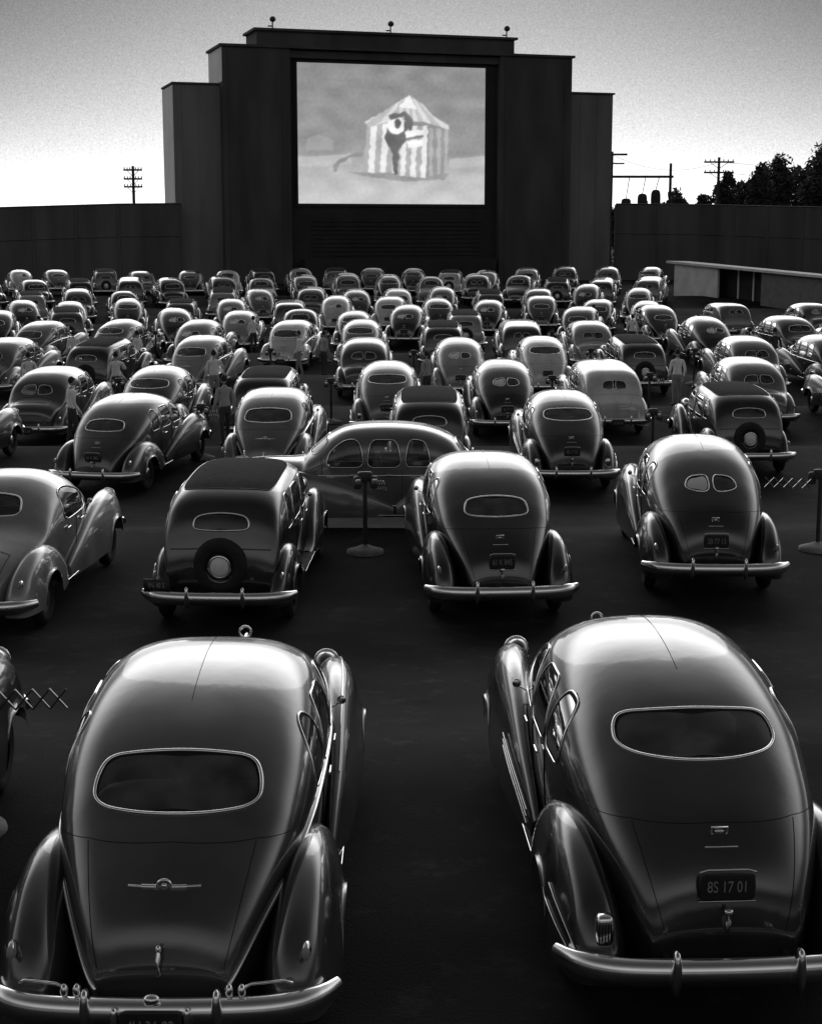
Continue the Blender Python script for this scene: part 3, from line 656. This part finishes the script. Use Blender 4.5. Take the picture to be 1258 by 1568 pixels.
for i,a in enumerate([(8.25,48.6,.2,0,1,.04,0,None),(13.3,73,.6,0,0,.1,0,armup),(10.3,73.4,-.4,0,0,0,0,None),(-4.3,60.5,1.4,0,1,.15,0,None),(-6.15,49.0,.3,0,1,.05,0,armup),
   (-8.6,39.6,-1.0,0,0,.1,0,None),(-13.0,60.6,.4,0,0,.1,0,None),(-17,72,-.5,0,0,.12,0,None),(18.2,73,.3,0,1,.1,0,None),(-3.4,61.2,-.8,1,0,0,0,None),(-10.7,61.5,1.0,0,0,.12,0,None),(13.4,58,.2,2,0,.1,0,None),(-7.2,72,.2,0,0,.1,0,None),(9.6,83,.2,0,0,.1,0,None),
   (.5,49.5,.8,1,0,.1,0,None),(11.2,50.5,-.5,2,1,.1,0,None),(-12.3,50.5,.4,0,1,.12,0,None),(-4.6,38.6,.5,1,0,.1,0,None),(-9.4,50,.2,0,0,.1,0,armup)]): person(i,*a)

# ---------------------------------------------------------------- sky, sun, camera
EL=8
w=bpy.data.worlds.new('World'); sc.world=w; w.use_nodes=True; nt=w.node_tree; bg=nt.nodes['Background']
sky=nt.nodes.new('ShaderNodeTexSky'); sky.sky_type='NISHITA'; sky.sun_disc=False; sky.sun_elevation=math.radians(EL); sky.sun_rotation=0
sky.dust_density=2
bw=nt.nodes.new('ShaderNodeRGBToBW'); nt.links.new(sky.outputs[0],bw.inputs[0])
tc=nt.nodes.new('ShaderNodeTexCoord'); sp=nt.nodes.new('ShaderNodeSeparateXYZ'); nt.links.new(tc.outputs['Generated'],sp.inputs[0])
def M(op,a,b=None,c=None):
    n=nt.nodes.new('ShaderNodeMath'); n.operation=op
    for i,q in enumerate((a,b,c)):
        if q is None: continue
        if isinstance(q,(int,float)): n.inputs[i].default_value=q
        else: nt.links.new(q,n.inputs[i])
    return n.outputs[0]
def MR(src,f0,f1,t0,t1):
    n=nt.nodes.new('ShaderNodeMapRange'); n.interpolation_type='SMOOTHSTEP'; nt.links.new(src,n.inputs['Value'])
    for k,v in zip(('From Min','From Max','To Min','To Max'),(f0,f1,t0,t1)): n.inputs[k].default_value=v
    return n.outputs[0]
X,Y,Z=sp.outputs
z=M('MAXIMUM',Z,0.0)
comp=M('SUBTRACT',1.0,M('POWER',2.718,M('MULTIPLY',bw.outputs[0],-.3)))     # haze saturates towards white
k=M('MULTIPLY',z,M('ADD',1.0,M('MULTIPLY',M('MINIMUM',M('MULTIPLY',X,X),.08),8.0)))
low=M('MULTIPLY',M('POWER',2.718,M('MULTIPLY',k,-11.5)),1.9)
added_glow=M('MULTIPLY',MR(z,.17,.34,0,1),MR(z,.38,.72,2.6,.5))  # bright sky band added above the view to light the car roofs
prof=M('MULTIPLY',M('ADD',M('ADD',low,added_glow),.07),MR(Y,-.4,.45,.34,1))
gn=nt.nodes.new('ShaderNodeTexNoise'); gn.inputs['Scale'].default_value=1100; gn.inputs['Detail'].default_value=1; nt.links.new(tc.outputs['Generated'],gn.inputs['Vector'])
grain=M('ADD',M('MULTIPLY',gn.outputs['Fac'],.6),.7)
nt.links.new(M('MULTIPLY',M('MULTIPLY',comp,prof),M('MULTIPLY',grain,10.0)),bg.inputs['Color'])
bg.inputs['Strength'].default_value=.1
sl=bpy.data.lights.new('sun','SUN'); sl.energy=.5; sl.angle=math.radians(45); so=bpy.data.objects.new('sun',sl); sc.collection.objects.link(so)
so.rotation_euler=(-math.radians(90-EL-10),0,0)
cam=bpy.data.cameras.new('camera'); co=bpy.data.objects.new('camera',cam); sc.collection.objects.link(co)
cam.sensor_fit='HORIZONTAL'; cam.sensor_width=36; cam.lens=2400/1258*36; cam.clip_end=6000
co.location=(0,0,5.0); co.rotation_euler=(math.radians(90-10.13),0,0); sc.camera=co
